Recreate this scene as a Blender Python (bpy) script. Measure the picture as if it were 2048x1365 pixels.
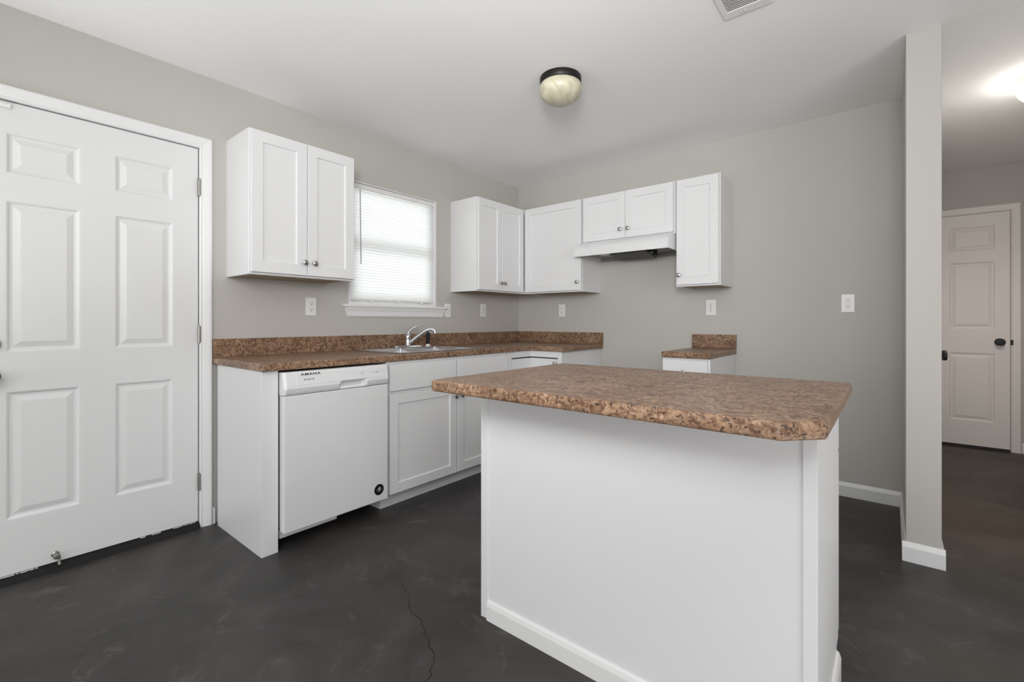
import bpy, bmesh, math, random
from mathutils import Vector, Matrix

# ------------------------------------------------------------------ camera, sky, daylight, exposure
S = bpy.context.scene
for o in list(bpy.data.objects):
    bpy.data.objects.remove(o)
COL = S.collection
R = math.radians
W_PX, H_PX = 2048, 1365

cam_d = bpy.data.cameras.new('camera')
cam = bpy.data.objects.new('camera', cam_d)
COL.objects.link(cam)
cam.location = (2.8865, -3.6196, 1.1117)
cam.rotation_euler = (R(90), 0, R(39.3647))
cam_d.sensor_fit = 'HORIZONTAL'
cam_d.sensor_width = 36.0
cam_d.lens = 36.0 * 923.6454 / W_PX
cam_d.shift_y = -(H_PX / 2 - 643.3218) / W_PX
cam_d.clip_start = 0.02
S.camera = cam

world = bpy.data.worlds.new('sky')
S.world = world
world.use_nodes = True
bg = world.node_tree.nodes['Background']
bg.inputs[0].default_value = (0.97, 0.985, 1.0, 1)
bg.inputs[1].default_value = 3.1


def area(name, loc, target, sx, sy, watts, color=(1, 1, 1), spread=180):
    d = bpy.data.lights.new(name, 'AREA')
    d.shape = 'RECTANGLE'
    d.size, d.size_y = sx, sy
    d.energy = watts
    d.color = color
    d.spread = R(spread)
    o = bpy.data.objects.new(name, d)
    COL.objects.link(o)
    o.location = loc
    o.rotation_euler = (Vector(target) - Vector(loc)).to_track_quat('-Z', 'Y').to_euler()
    return o


# daylight by the kitchen window and the openings of the living area behind the camera,
# then added fill lights, unseen, that stand for no real lamps
SUNW = (1.0, 1.0, 0.995)
area('daylight_kitchen_window', (-0.35, -1.48, 1.66), (1, -1.48, 1.66), 0.9, 1.0, 3.6)
area('daylight_rear_window', (1.7, -8.45, 1.35), (1.7, 0, 1.35), 2.6, 1.7, 14, SUNW)
area('daylight_rear_door', (4.9, -8.45, 1.15), (4.9, 0, 1.15), 1.6, 2.0, 7, SUNW)
area('daylight_side_window', (6.55, -4.6, 1.35), (0, -4.6, 1.35), 2.6, 1.7, 24, SUNW)
area('fill_overhead', (2.8, -5.2, 2.40), (2.8, -5.2, 0), 2.0, 2.0, 60, SUNW)  # added fill from above, no ceiling lamp known there
area('fill_up_left', (0.8, -4.3, 0.9), (0.9, -3.6, 2.44), 1.0, 1.0, 8, SUNW, 125)  # added fill thrown at the ceiling, no real fitting
area('fill_forward', (3.0, -3.95, 1.75), (1.3, -1.4, 2.44), 0.6, 0.6, 19.5, SUNW, 100)  # added fill from behind the camera into the kitchen
area('fill_up_right', (4.0, -2.3, 0.1), (3.6, -2.2, 2.44), 1.4, 1.4, 15, SUNW)  # added fill from floor level, not a real sun patch

S.view_settings.view_transform = 'Standard'
S.view_settings.look = 'None'
S.view_settings.gamma = 1.0
S.view_settings.use_curve_mapping = False
S.view_settings.exposure = 0.09
S.cycles.use_denoising = True
S.cycles.max_bounces = 14
S.cycles.diffuse_bounces = 8
S.cycles.glossy_bounces = 4
S.cycles.transmission_bounces = 8
S.cycles.transparent_max_bounces = 12
S.cycles.sample_clamp_indirect = 6.0
S.cycles.caustics_reflective = False
S.cycles.caustics_refractive = False

# ------------------------------------------------------------------ materials


def srgb(r, g, b):
    f = lambda c: c / 12.92 if c <= 0.04045 else ((c + 0.055) / 1.055) ** 2.4
    return (f(r / 255), f(g / 255), f(b / 255), 1)


def mat(name, color, rough=0.5, metal=0.0, spec=0.5, bump=0.0, bscale=200.0, coat=0.0, var=0.0, vscale=3.0):
    m = bpy.data.materials.new(name)
    m.use_nodes = True
    nt = m.node_tree
    b = nt.nodes['Principled BSDF']
    b.inputs['Base Color'].default_value = color
    b.inputs['Roughness'].default_value = rough
    b.inputs['Metallic'].default_value = metal
    b.inputs['Specular IOR Level'].default_value = spec
    b.inputs['Coat Weight'].default_value = coat
    b.inputs['Coat Roughness'].default_value = 0.12
    tc = nt.nodes.new('ShaderNodeTexCoord')
    if var > 0:
        n = nt.nodes.new('ShaderNodeTexNoise')
        n.inputs['Scale'].default_value = vscale
        n.inputs['Detail'].default_value = 5
        nt.links.new(tc.outputs['Object'], n.inputs['Vector'])
        mx = nt.nodes.new('ShaderNodeMixRGB')
        mx.blend_type = 'MULTIPLY'
        mx.inputs[0].default_value = 1
        mx.inputs[1].default_value = color
        rp = nt.nodes.new('ShaderNodeMapRange')
        rp.inputs['To Min'].default_value = 1 - var
        rp.inputs['To Max'].default_value = 1 + var
        nt.links.new(n.outputs['Fac'], rp.inputs['Value'])
        nt.links.new(rp.outputs[0], mx.inputs[2])
        nt.links.new(mx.outputs[0], b.inputs['Base Color'])
    if bump > 0:
        n2 = nt.nodes.new('ShaderNodeTexNoise')
        n2.inputs['Scale'].default_value = bscale
        n2.inputs['Detail'].default_value = 4
        nt.links.new(tc.outputs['Object'], n2.inputs['Vector'])
        bp = nt.nodes.new('ShaderNodeBump')
        bp.inputs['Strength'].default_value = bump
        bp.inputs['Distance'].default_value = 0.002
        nt.links.new(n2.outputs['Fac'], bp.inputs['Height'])
        nt.links.new(bp.outputs[0], b.inputs['Normal'])
    return m


M = {}
M['wall'] = mat('greige_wall_paint', (0.49, 0.472, 0.442, 1), 0.75, bump=0.12, bscale=160, var=0.02)
M['ceiling'] = mat('white_ceiling_paint', (0.92, 0.92, 0.918, 1), 0.9, bump=0.15, bscale=120)
M['hall_ceiling_shaded'] = mat('ceiling_paint_shaded', (0.90, 0.90, 0.905, 1), 0.9, bump=0.15, bscale=120)  # ceiling white, slightly darkened for the shade beyond the partition
M['trim'] = mat('white_trim_paint', (0.76, 0.76, 0.76, 1), 0.35)
M['door'] = mat('white_door_paint', (0.72, 0.72, 0.72, 1), 0.38)
M['hall_door_warmed'] = mat('door_paint_lamp_tint', (0.80, 0.755, 0.725, 1), 0.45, bump=0.1, bscale=300)  # white door paint, warmed and lightened to carry the hall lamp's light
M['cab'] = mat('white_cabinet_lacquer', (0.73, 0.73, 0.735, 1), 0.33)
M['appliance'] = mat('white_appliance_enamel', (0.72, 0.72, 0.725, 1), 0.28)
M['plastic'] = mat('white_plastic', (0.78, 0.77, 0.76, 1), 0.35)
M['grey_plastic'] = mat('grey_plastic', (0.45, 0.45, 0.46, 1), 0.4)
M['black'] = mat('black_plastic', (0.010, 0.010, 0.011, 1), 0.42, spec=0.3)
M['slot'] = mat('dark_slot', (0.05, 0.048, 0.045, 1), 0.6)
M['chrome'] = mat('chrome', (0.64, 0.64, 0.65, 1), 0.10, metal=1)
M['nickel'] = mat('satin_nickel', (0.50, 0.49, 0.48, 1), 0.22, metal=1)
M['steel'] = mat('brushed_steel', (0.66, 0.66, 0.67, 1), 0.24, metal=1, bump=0.03, bscale=400)
M['hinge'] = mat('aged_steel', (0.34, 0.325, 0.30, 1), 0.35, metal=1)
M['bronze'] = mat('dark_bronze', (0.016, 0.014, 0.013, 1), 0.42, metal=0.5)
M['rubber'] = mat('black_weatherstrip', (0.012, 0.012, 0.012, 1), 0.75, spec=0.25)
M['birch'] = mat('raw_birch_ply', (0.33, 0.245, 0.16, 1), 0.6, var=0.15, vscale=8)
M['filter'] = mat('grease_filter_mesh', (0.10, 0.095, 0.09, 1), 0.55, metal=0.5, bump=0.8, bscale=260)
M['hoodpan'] = mat('hood_pan_shade', (0.30, 0.29, 0.275, 1), 0.45)  # white enamel darkened for the shade under the hood
M['dark'] = mat('recess_shade', (0.03, 0.03, 0.03, 1), 0.7)  # near-black colour standing for the shade in gaps and hollows
M['badge_white'] = mat('badge_white_print', (0.8, 0.8, 0.8, 1), 0.4)


def laminate():
    m = bpy.data.materials.new('brown_granite_laminate')
    m.use_nodes = True
    nt = m.node_tree
    L = nt.links.new
    b = nt.nodes['Principled BSDF']
    tc = nt.nodes.new('ShaderNodeTexCoord')

    def noise(scale, detail, rough, dist):
        n = nt.nodes.new('ShaderNodeTexNoise')
        n.inputs['Scale'].default_value = scale
        n.inputs['Detail'].default_value = detail
        n.inputs['Roughness'].default_value = rough
        n.inputs['Distortion'].default_value = dist
        L(tc.outputs['Object'], n.inputs['Vector'])
        return n
    n1 = noise(42, 6, 0.66, 1.4)
    r1 = nt.nodes.new('ShaderNodeValToRGB')
    e = r1.color_ramp.elements
    e[0].position = 0.33
    e[0].color = (0.085, 0.046, 0.029, 1)
    e[1].position = 0.70
    e[1].color = (0.47, 0.345, 0.235, 1)
    x = e.new(0.46)
    x.color = (0.205, 0.122, 0.078, 1)
    x = e.new(0.56)
    x.color = (0.325, 0.212, 0.138, 1)
    L(n1.outputs['Fac'], r1.inputs[0])
    # broad cloudy patches
    n2 = noise(7, 4, 0.6, 0.8)
    r2 = nt.nodes.new('ShaderNodeValToRGB')
    r2.color_ramp.elements[0].position = 0.35
    r2.color_ramp.elements[0].color = (0.80, 0.74, 0.70, 1)
    r2.color_ramp.elements[1].position = 0.68
    r2.color_ramp.elements[1].color = (1.16, 1.13, 1.08, 1)
    L(n2.outputs['Fac'], r2.inputs[0])
    mx = nt.nodes.new('ShaderNodeMixRGB')
    mx.blend_type = 'MULTIPLY'
    mx.inputs[0].default_value = 1
    L(r1.outputs[0], mx.inputs[1])
    L(r2.outputs[0], mx.inputs[2])
    # dark flecks and grey crystals
    v = noise(120, 3, 0.5, 0.4)
    r3 = nt.nodes.new('ShaderNodeValToRGB')
    r3.color_ramp.elements[0].position = 0.34
    r3.color_ramp.elements[0].color = (1, 1, 1, 1)
    r3.color_ramp.elements[1].position = 0.42
    r3.color_ramp.elements[1].color = (0, 0, 0, 1)
    L(v.outputs['Fac'], r3.inputs[0])
    mx2 = nt.nodes.new('ShaderNodeMixRGB')
    L(r3.outputs[0], mx2.inputs[0])
    L(mx.outputs[0], mx2.inputs[1])
    mx2.inputs[2].default_value = (0.050, 0.030, 0.022, 1)
    v2 = noise(90, 3, 0.5, 0.6)
    r4 = nt.nodes.new('ShaderNodeValToRGB')
    r4.color_ramp.elements[0].position = 0.60
    r4.color_ramp.elements[0].color = (0, 0, 0, 1)
    r4.color_ramp.elements[1].position = 0.68
    r4.color_ramp.elements[1].color = (0.6, 0.6, 0.6, 1)
    L(v2.outputs['Fac'], r4.inputs[0])
    mx3 = nt.nodes.new('ShaderNodeMixRGB')
    L(r4.outputs[0], mx3.inputs[0])
    L(mx2.outputs[0], mx3.inputs[1])
    mx3.inputs[2].default_value = (0.37, 0.30, 0.25, 1)
    L(mx3.outputs[0], b.inputs['Base Color'])
    b.inputs['Roughness'].default_value = 0.32
    b.inputs['Specular IOR Level'].default_value = 0.32
    return m


M['laminate'] = laminate()


def concrete():
    m = bpy.data.materials.new('dark_stained_concrete')
    m.use_nodes = True
    nt = m.node_tree
    L = nt.links.new
    b = nt.nodes['Principled BSDF']
    tc = nt.nodes.new('ShaderNodeTexCoord')

    def noise(scale, detail, rough, dist=0.0):
        n = nt.nodes.new('ShaderNodeTexNoise')
        n.inputs['Scale'].default_value = scale
        n.inputs['Detail'].default_value = detail
        n.inputs['Roughness'].default_value = rough
        n.inputs['Distortion'].default_value = dist
        L(tc.outputs['Object'], n.inputs['Vector'])
        return n
    n1 = noise(1.9, 8, 0.66, 0.9)
    r1 = nt.nodes.new('ShaderNodeValToRGB')
    e = r1.color_ramp.elements
    e[0].position = 0.28
    e[0].color = (0.022, 0.0205, 0.0195, 1)
    e[1].position = 0.74
    e[1].color = (0.074, 0.071, 0.069, 1)
    x = e.new(0.45)
    x.color = (0.036, 0.034, 0.033, 1)
    x = e.new(0.58)
    x.color = (0.049, 0.046, 0.045, 1)
    L(n1.outputs['Fac'], r1.inputs[0])
    # warm lamp light on the hall floor, painted in as a brown tint
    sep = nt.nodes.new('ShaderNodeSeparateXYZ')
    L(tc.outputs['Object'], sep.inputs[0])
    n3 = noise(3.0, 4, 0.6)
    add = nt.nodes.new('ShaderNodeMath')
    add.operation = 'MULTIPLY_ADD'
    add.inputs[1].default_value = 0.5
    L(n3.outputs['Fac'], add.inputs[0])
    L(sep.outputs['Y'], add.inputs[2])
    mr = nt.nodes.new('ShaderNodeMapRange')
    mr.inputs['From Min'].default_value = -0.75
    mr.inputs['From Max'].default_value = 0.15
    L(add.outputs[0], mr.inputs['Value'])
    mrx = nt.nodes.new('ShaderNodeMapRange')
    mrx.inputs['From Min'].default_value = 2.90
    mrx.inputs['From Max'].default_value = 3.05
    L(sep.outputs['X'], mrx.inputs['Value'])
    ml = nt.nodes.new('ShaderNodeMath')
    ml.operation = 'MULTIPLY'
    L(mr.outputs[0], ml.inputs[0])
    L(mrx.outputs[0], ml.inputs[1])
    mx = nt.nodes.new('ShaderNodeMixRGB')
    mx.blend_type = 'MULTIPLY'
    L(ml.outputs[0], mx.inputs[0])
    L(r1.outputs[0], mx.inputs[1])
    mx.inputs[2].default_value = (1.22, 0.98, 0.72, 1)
    n5 = noise(1.1, 3, 0.5, 0.4)
    r5 = nt.nodes.new('ShaderNodeValToRGB')
    r5.color_ramp.elements[0].position = 0.45
    r5.color_ramp.elements[0].color = (1, 1, 1, 1)
    r5.color_ramp.elements[1].position = 0.68
    r5.color_ramp.elements[1].color = (1.12, 0.98, 0.88, 1)
    L(n5.outputs['Fac'], r5.inputs[0])
    mxb = nt.nodes.new('ShaderNodeMixRGB')
    mxb.blend_type = 'MULTIPLY'
    mxb.inputs[0].default_value = 1
    L(mx.outputs[0], mxb.inputs[1])
    L(r5.outputs[0], mxb.inputs[2])
    mx = mxb
    # pale scuffs
    n4 = noise(5.5, 9, 0.75, 1.2)
    r4 = nt.nodes.new('ShaderNodeValToRGB')
    r4.color_ramp.elements[0].position = 0.56
    r4.color_ramp.elements[0].color = (0, 0, 0, 1)
    r4.color_ramp.elements[1].position = 0.78
    r4.color_ramp.elements[1].color = (0.75, 0.75, 0.75, 1)
    L(n4.outputs['Fac'], r4.inputs[0])
    mx2 = nt.nodes.new('ShaderNodeMixRGB')
    L(r4.outputs[0], mx2.inputs[0])
    L(mx.outputs[0], mx2.inputs[1])
    mx2.inputs[2].default_value = (0.16, 0.15, 0.145, 1)
    # paint specks
    vo = nt.nodes.new('ShaderNodeTexVoronoi')
    vo.inputs['Scale'].default_value = 5.5
    L(tc.outputs['Object'], vo.inputs['Vector'])
    cmp_ = nt.nodes.new('ShaderNodeMath')
    cmp_.operation = 'LESS_THAN'
    cmp_.inputs[1].default_value = 0.016
    L(vo.outputs['Distance'], cmp_.inputs[0])
    mx3 = nt.nodes.new('ShaderNodeMixRGB')
    L(cmp_.outputs[0], mx3.inputs[0])
    L(mx2.outputs[0], mx3.inputs[1])
    mx3.inputs[2].default_value = (0.32, 0.31, 0.30, 1)
    L(mx3.outputs[0], b.inputs['Base Color'])
    rr = nt.nodes.new('ShaderNodeMapRange')
    rr.inputs['To Min'].default_value = 0.36
    rr.inputs['To Max'].default_value = 0.58
    L(n4.outputs['Fac'], rr.inputs['Value'])
    L(rr.outputs[0], b.inputs['Roughness'])
    b.inputs['Specular IOR Level'].default_value = 0.4
    bp = nt.nodes.new('ShaderNodeBump')
    bp.inputs['Strength'].default_value = 0.12
    bp.inputs['Distance'].default_value = 0.01
    L(n4.outputs['Fac'], bp.inputs['Height'])
    L(bp.outputs[0], b.inputs['Normal'])
    return m


M['floor'] = concrete()
M['crack'] = mat('crack_shadow', (0.006, 0.006, 0.006, 1), 0.9)


def slat_mat():
    m = bpy.data.materials.new('white_vinyl_slat')
    m.use_nodes = True
    nt = m.node_tree
    nt.nodes.clear()
    o = nt.nodes.new('ShaderNodeOutputMaterial')
    d = nt.nodes.new('ShaderNodeBsdfDiffuse')
    d.inputs[0].default_value = (0.84, 0.84, 0.84, 1)
    t = nt.nodes.new('ShaderNodeBsdfTranslucent')
    t.inputs[0].default_value = (0.86, 0.86, 0.85, 1)
    x = nt.nodes.new('ShaderNodeMixShader')
    x.inputs[0].default_value = 0.45
    nt.links.new(d.outputs[0], x.inputs[1])
    nt.links.new(t.outputs[0], x.inputs[2])
    nt.links.new(x.outputs[0], o.inputs[0])
    return m


M['slat'] = slat_mat()


def glass_mat():
    m = bpy.data.materials.new('window_glass')
    m.use_nodes = True
    nt = m.node_tree
    nt.nodes.clear()
    o = nt.nodes.new('ShaderNodeOutputMaterial')
    t = nt.nodes.new('ShaderNodeBsdfTransparent')
    t.inputs[0].default_value = (0.94, 0.96, 0.95, 1)
    g = nt.nodes.new('ShaderNodeBsdfGlossy')
    g.inputs['Roughness'].default_value = 0.02
    f = nt.nodes.new('ShaderNodeFresnel')
    f.inputs[0].default_value = 1.5
    x = nt.nodes.new('ShaderNodeMixShader')
    nt.links.new(f.outputs[0], x.inputs[0])
    nt.links.new(t.outputs[0], x.inputs[1])
    nt.links.new(g.outputs[0], x.inputs[2])
    nt.links.new(x.outputs[0], o.inputs[0])
    return m


M['glass'] = glass_mat()


def alabaster():
    m = bpy.data.materials.new('alabaster_glass')
    m.use_nodes = True
    nt = m.node_tree
    b = nt.nodes['Principled BSDF']
    tc = nt.nodes.new('ShaderNodeTexCoord')
    w = nt.nodes.new('ShaderNodeTexNoise')
    w.inputs['Scale'].default_value = 9
    w.inputs['Detail'].default_value = 3
    w.inputs['Distortion'].default_value = 2.5
    nt.links.new(tc.outputs['Object'], w.inputs['Vector'])
    r = nt.nodes.new('ShaderNodeValToRGB')
    r.color_ramp.elements[0].position = 0.35
    r.color_ramp.elements[0].color = (0.47, 0.435, 0.31, 1)
    r.color_ramp.elements[1].position = 0.65
    r.color_ramp.elements[1].color = (0.60, 0.575, 0.45, 1)
    nt.links.new(w.outputs['Fac'], r.inputs[0])
    nt.links.new(r.outputs[0], b.inputs['Base Color'])
    b.inputs['Roughness'].default_value = 0.3
    b.inputs['Subsurface Weight'].default_value = 0.0
    return m


M['alabaster'] = alabaster()


def lamp_glow():
    m = bpy.data.materials.new('lit_opal_globe')
    m.use_nodes = True
    b = m.node_tree.nodes['Principled BSDF']
    b.inputs['Base Color'].default_value = (0.9, 0.9, 0.88, 1)
    b.inputs['Emission Color'].default_value = (1, 0.95, 0.88, 1)
    b.inputs['Emission Strength'].default_value = 14.0
    return m


M['glow'] = lamp_glow()

# ------------------------------------------------------------------ mesh helpers


class MB:
    def __init__(self):
        self.bm = bmesh.new()

    def box(self, x0, x1, y0, y1, z0, z1):
        v = [self.bm.verts.new(p) for p in
             [(x0, y0, z0), (x1, y0, z0), (x1, y1, z0), (x0, y1, z0),
              (x0, y0, z1), (x1, y0, z1), (x1, y1, z1), (x0, y1, z1)]]
        for f in [(0, 3, 2, 1), (4, 5, 6, 7), (0, 1, 5, 4), (1, 2, 6, 5), (2, 3, 7, 6), (3, 0, 4, 7)]:
            self.bm.faces.new([v[i] for i in f])
        return self

    def lathe(self, prof, origin=(0, 0, 0), axis=(0, 0, 1), seg=32, sx=1.0):
        """prof: (radius, height) pairs along the axis"""
        q = Vector((0, 0, 1)).rotation_difference(Vector(axis))
        rings = []
        for r, h in prof:
            if r < 1e-6:
                rings.append([self.bm.verts.new(q @ Vector((0, 0, h)) + Vector(origin))])
            else:
                rings.append([self.bm.verts.new(q @ Vector((r * sx * math.cos(2 * math.pi * i / seg), r * math.sin(2 * math.pi * i / seg), h)) + Vector(origin)) for i in range(seg)])
        for a, b in zip(rings, rings[1:]):
            for i in range(seg):
                j = (i + 1) % seg
                if len(a) == 1 and len(b) == 1:
                    continue
                if len(a) == 1:
                    self.bm.faces.new((a[0], b[j], b[i]))
                elif len(b) == 1:
                    self.bm.faces.new((a[i], a[j], b[0]))
                else:
                    self.bm.faces.new((a[i], a[j], b[j], b[i]))
        for rg, flip in ((rings[0], True), (rings[-1], False)):
            if len(rg) > 1:
                self.bm.faces.new(rg[::-1] if flip else rg)
        return self

    def tube(self, pts, radii, seg=14):
        pts = [Vector(p) for p in pts]
        if not isinstance(radii, (list, tuple)):
            radii = [radii] * len(pts)
        rings = []
        up = Vector((0.13, 0.21, 0.97))
        for i, p in enumerate(pts):
            d = (pts[min(i + 1, len(pts) - 1)] - pts[max(i - 1, 0)]).normalized()
            a = d.cross(up)
            if a.length < 0.1:
                a = d.cross(Vector((1, 0, 0)))
            a.normalize()
            b = d.cross(a)
            rings.append([self.bm.verts.new(p + radii[i] * (math.cos(2 * math.pi * k / seg) * a + math.sin(2 * math.pi * k / seg) * b)) for k in range(seg)])
        for a, b in zip(rings, rings[1:]):
            for i in range(seg):
                j = (i + 1) % seg
                self.bm.faces.new((a[i], b[i], b[j], a[j]))
        self.bm.faces.new(rings[0])
        self.bm.faces.new(rings[-1][::-1])
        return self

    def prism(self, prof, axis, a0, a1):
        """extrude a closed 2D profile along axis 'x','y' or 'z' (profile axes: yz, xz, xy)"""
        def P(u, v, a):
            return {'x': (a, u, v), 'y': (u, a, v), 'z': (u, v, a)}[axis]
        A = [self.bm.verts.new(P(u, v, a0)) for u, v in prof]
        B = [self.bm.verts.new(P(u, v, a1)) for u, v in prof]
        n = len(prof)
        for i in range(n):
            j = (i + 1) % n
            self.bm.faces.new((A[i], A[j], B[j], B[i]))
        self.bm.faces.new(A[::-1])
        self.bm.faces.new(B)
        return self

    def cells(self, us, vs, skip, axis, a0, a1):
        """slab made of a grid of cells minus skip(uc, vc), extruded a0..a1 along axis"""
        def P(u, v, a):
            return {'x': (a, u, v), 'y': (u, a, v), 'z': (u, v, a)}[axis]
        nu, nv = len(us) - 1, len(vs) - 1
        on = [[not skip((us[i] + us[i + 1]) / 2, (vs[j] + vs[j + 1]) / 2) for j in range(nv)] for i in range(nu)]
        cache = {}

        def vert(i, j, s):
            k = (i, j, s)
            if k not in cache:
                cache[k] = self.bm.verts.new(P(us[i], vs[j], (a0, a1)[s]))
            return cache[k]
        for i in range(nu):
            for j in range(nv):
                if not on[i][j]:
                    continue
                self.bm.faces.new([vert(i, j, 0), vert(i, j + 1, 0), vert(i + 1, j + 1, 0), vert(i + 1, j, 0)])
                self.bm.faces.new([vert(i, j, 1), vert(i + 1, j, 1), vert(i + 1, j + 1, 1), vert(i, j + 1, 1)])
                for di, dj, e in ((-1, 0, ((i, j), (i, j + 1))), (1, 0, ((i + 1, j + 1), (i + 1, j))), (0, -1, ((i + 1, j), (i, j))), (0, 1, ((i, j + 1), (i + 1, j + 1)))):
                    a, b = i + di, j + dj
                    if not (0 <= a < nu and 0 <= b < nv and on[a][b]):
                        (p, q), (r, s) = e
                        self.bm.faces.new([vert(p, q, 0), vert(p, q, 1), vert(r, s, 1), vert(r, s, 0)])
        return self

    def shaker(self, x0, x1, y, z0, z1, th=0.019, rail=0.057, rec=0.008):
        """framed door, front at y (facing -Y), back at y+th"""
        bm = self.bm
        slope = 0.004

        def ring(i, d):
            return [bm.verts.new(p) for p in [(x0 + i, y + d, z0 + i), (x1 - i, y + d, z0 + i), (x1 - i, y + d, z1 - i), (x0 + i, y + d, z1 - i)]]
        rs = [ring(0, th), ring(0, 0.0015), ring(0.0015, 0), ring(rail, 0), ring(rail + slope, rec)]
        for a, b in zip(rs, rs[1:]):
            for i in range(4):
                j = (i + 1) % 4
                bm.faces.new((a[i], a[j], b[j], b[i]))
        bm.faces.new(rs[-1])
        bm.faces.new(rs[0][::-1])
        return self

    def panel_door(self, w, h, th, panels):
        """moulded panel door, front at y=0 facing -Y"""
        bm = self.bm
        xs = sorted({0, w} | {p[0] for p in panels} | {p[1] for p in panels})
        zs = sorted({0, h} | {p[2] for p in panels} | {p[3] for p in panels})
        inside = lambda x, z: any(a < x < b and c < z < d for a, b, c, d in panels)
        cache = {}

        def V(x, z):
            k = (round(x, 5), round(z, 5))
            if k not in cache:
                cache[k] = bm.verts.new((x, 0, z))
            return cache[k]
        for i in range(len(xs) - 1):
            for j in range(len(zs) - 1):
                if not inside((xs[i] + xs[i + 1]) / 2, (zs[j] + zs[j + 1]) / 2):
                    bm.faces.new((V(xs[i], zs[j]), V(xs[i + 1], zs[j]), V(xs[i + 1], zs[j + 1]), V(xs[i], zs[j + 1])))
        for a, b, c, d in panels:
            prev = None
            for ins, dep in ((0, 0), (0.004, 0.001), (0.012, 0.008), (0.020, 0.009), (0.044, 0.002)):
                if ins == 0:
                    pxs = [x for x in xs if a <= x <= b]
                    rg = [V(a, c), V(b, c), V(b, d), V(a, d)]
                else:
                    rg = [bm.verts.new(p) for p in ((a + ins, dep, c + ins), (b - ins, dep, c + ins), (b - ins, dep, d - ins), (a + ins, dep, d - ins))]
                if prev:
                    for i in range(4):
                        j = (i + 1) % 4
                        bm.faces.new((prev[i], prev[j], rg[j], rg[i]))
                prev = rg
            bm.faces.new(prev)
        # back and sides
        k = [bm.verts.new(p) for p in ((0, th, 0), (w, th, 0), (w, th, h), (0, th, h))]
        bm.faces.new(k[::-1])
        f = [bm.verts.new(p) for p in ((0, 0, 0), (w, 0, 0), (w, 0, h), (0, 0, h))]
        for i in range(4):
            j = (i + 1) % 4
            bm.faces.new((k[i], k[j], f[j], f[i]))
        return self

    def build(self, name, material, parent=None, bevel=0.0, seg=2, smooth=False, loc=None, angle=30, fix=True):
        if fix:
            bmesh.ops.recalc_face_normals(self.bm, faces=self.bm.faces)
        me = bpy.data.meshes.new(name)
        self.bm.to_mesh(me)
        self.bm.free()
        me.materials.append(material)
        o = bpy.data.objects.new(name, me)
        COL.objects.link(o)
        if parent is not None:
            o.parent = parent
        if loc is not None:
            o.location = loc
        if smooth:
            for p in me.polygons:
                p.use_smooth = True
            me.set_sharp_from_angle(angle=R(40))
        if bevel > 0:
            b = o.modifiers.new('edge', 'BEVEL')
            b.width = bevel
            b.segments = seg
            b.limit_method = 'ANGLE'
            b.angle_limit = R(angle)
            b.harden_normals = False
        return o


def thing(name, label, cat, loc=(0, 0, 0), rot=0.0, group=None):
    o = bpy.data.objects.new(name, None)
    COL.objects.link(o)
    o.empty_display_size = 0.05
    o.location = loc
    o.rotation_euler = (0, 0, R(rot))
    tag(o, label, cat, group)
    return o


def tag(o, label, cat, group=None):
    o['label'] = label
    o['category'] = cat
    if group:
        o['group'] = group
    return o


def struct(o):
    o['kind'] = 'structure'
    return o


def struct_empty(name, loc=(0, 0, 0), rot=0):
    o = bpy.data.objects.new(name, None)
    COL.objects.link(o)
    o.location = loc
    o.rotation_euler = (0, 0, R(rot))
    o['kind'] = 'structure'
    return o


# ------------------------------------------------------------------ room shell
H = 2.4488
XP, TP, YP = 2.9399, 0.1232, -0.7946      # partition: left face, thickness, end
DY0, DY1 = -3.581, -2.768                 # entry door slab
WY0, WY1, WZ0, WZ1 = -1.876, -1.085, 1.232, 2.092   # window opening
YB, XR = -8.5, 6.6                        # far ends of the living area
HX1, HY = 4.15, 2.10                      # hall right wall, hall back wall

# floor
fl = MB().box(-0.12, XR + 0.12, YB - 0.12, HY + 0.12, -0.1, 0).build('floor', M['floor'])
struct(fl)
# the crack in the concrete
cr = [(1.20, -2.36), (1.247, -2.383), (1.28, -2.396), (1.313, -2.419), (1.38, -2.437), (1.42, -2.475), (1.465, -2.501), (1.5, -2.503), (1.534, -2.505), (1.56, -2.525), (1.589, -2.532),
      (1.607, -2.55), (1.63, -2.553), (1.646, -2.562), (1.66, -2.578), (1.686, -2.584), (1.715, -2.597), (1.722, -2.606), (1.73, -2.612), (1.752, -2.647), (1.766, -2.655), (1.776, -2.673), (1.775, -2.691), (1.79, -2.75), (1.80, -2.80)]
m_ = MB()
random.seed(3)
pts = []
for a, b in zip(cr, cr[1:]):
    for k in range(3):
        t = k / 3
        j = 0.003 if k else 0
        pts.append((a[0] + (b[0] - a[0]) * t + random.uniform(-j, j), a[1] + (b[1] - a[1]) * t + random.uniform(-j, j)))
pv = None
for i, (x, y) in enumerate(pts):
    w = 0.0004 + 0.0013 * min(1, i / 24) * random.uniform(0.5, 1.2)
    d = Vector((pts[min(i + 1, len(pts) - 1)][0] - pts[max(i - 1, 0)][0], pts[min(i + 1, len(pts) - 1)][1] - pts[max(i - 1, 0)][1], 0)).normalized()
    nx, ny = -d.y * w, d.x * w
    c = (m_.bm.verts.new((x + nx, y + ny, 0.0006)), m_.bm.verts.new((x - nx, y - ny, 0.0006)))
    if pv:
        m_.bm.faces.new((pv[0], pv[1], c[1], c[0]))
    pv = c
m_.build('crack', M['crack'], fl)

# ceiling: kitchen and living area, then the hall
ce = MB().cells([-0.12, XP + TP, XR + 0.12], [YB - 0.12, YP, HY + 0.12], lambda x, y: x > XP + TP and y > YP, 'z', H, H + 0.1).build('ceiling', M['ceiling'])
struct(ce)
struct(MB().box(XP + TP, HX1 + 0.12, YP, HY + 0.12, H, H + 0.1).build('ceiling_hall', M['hall_ceiling_shaded']))

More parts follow.
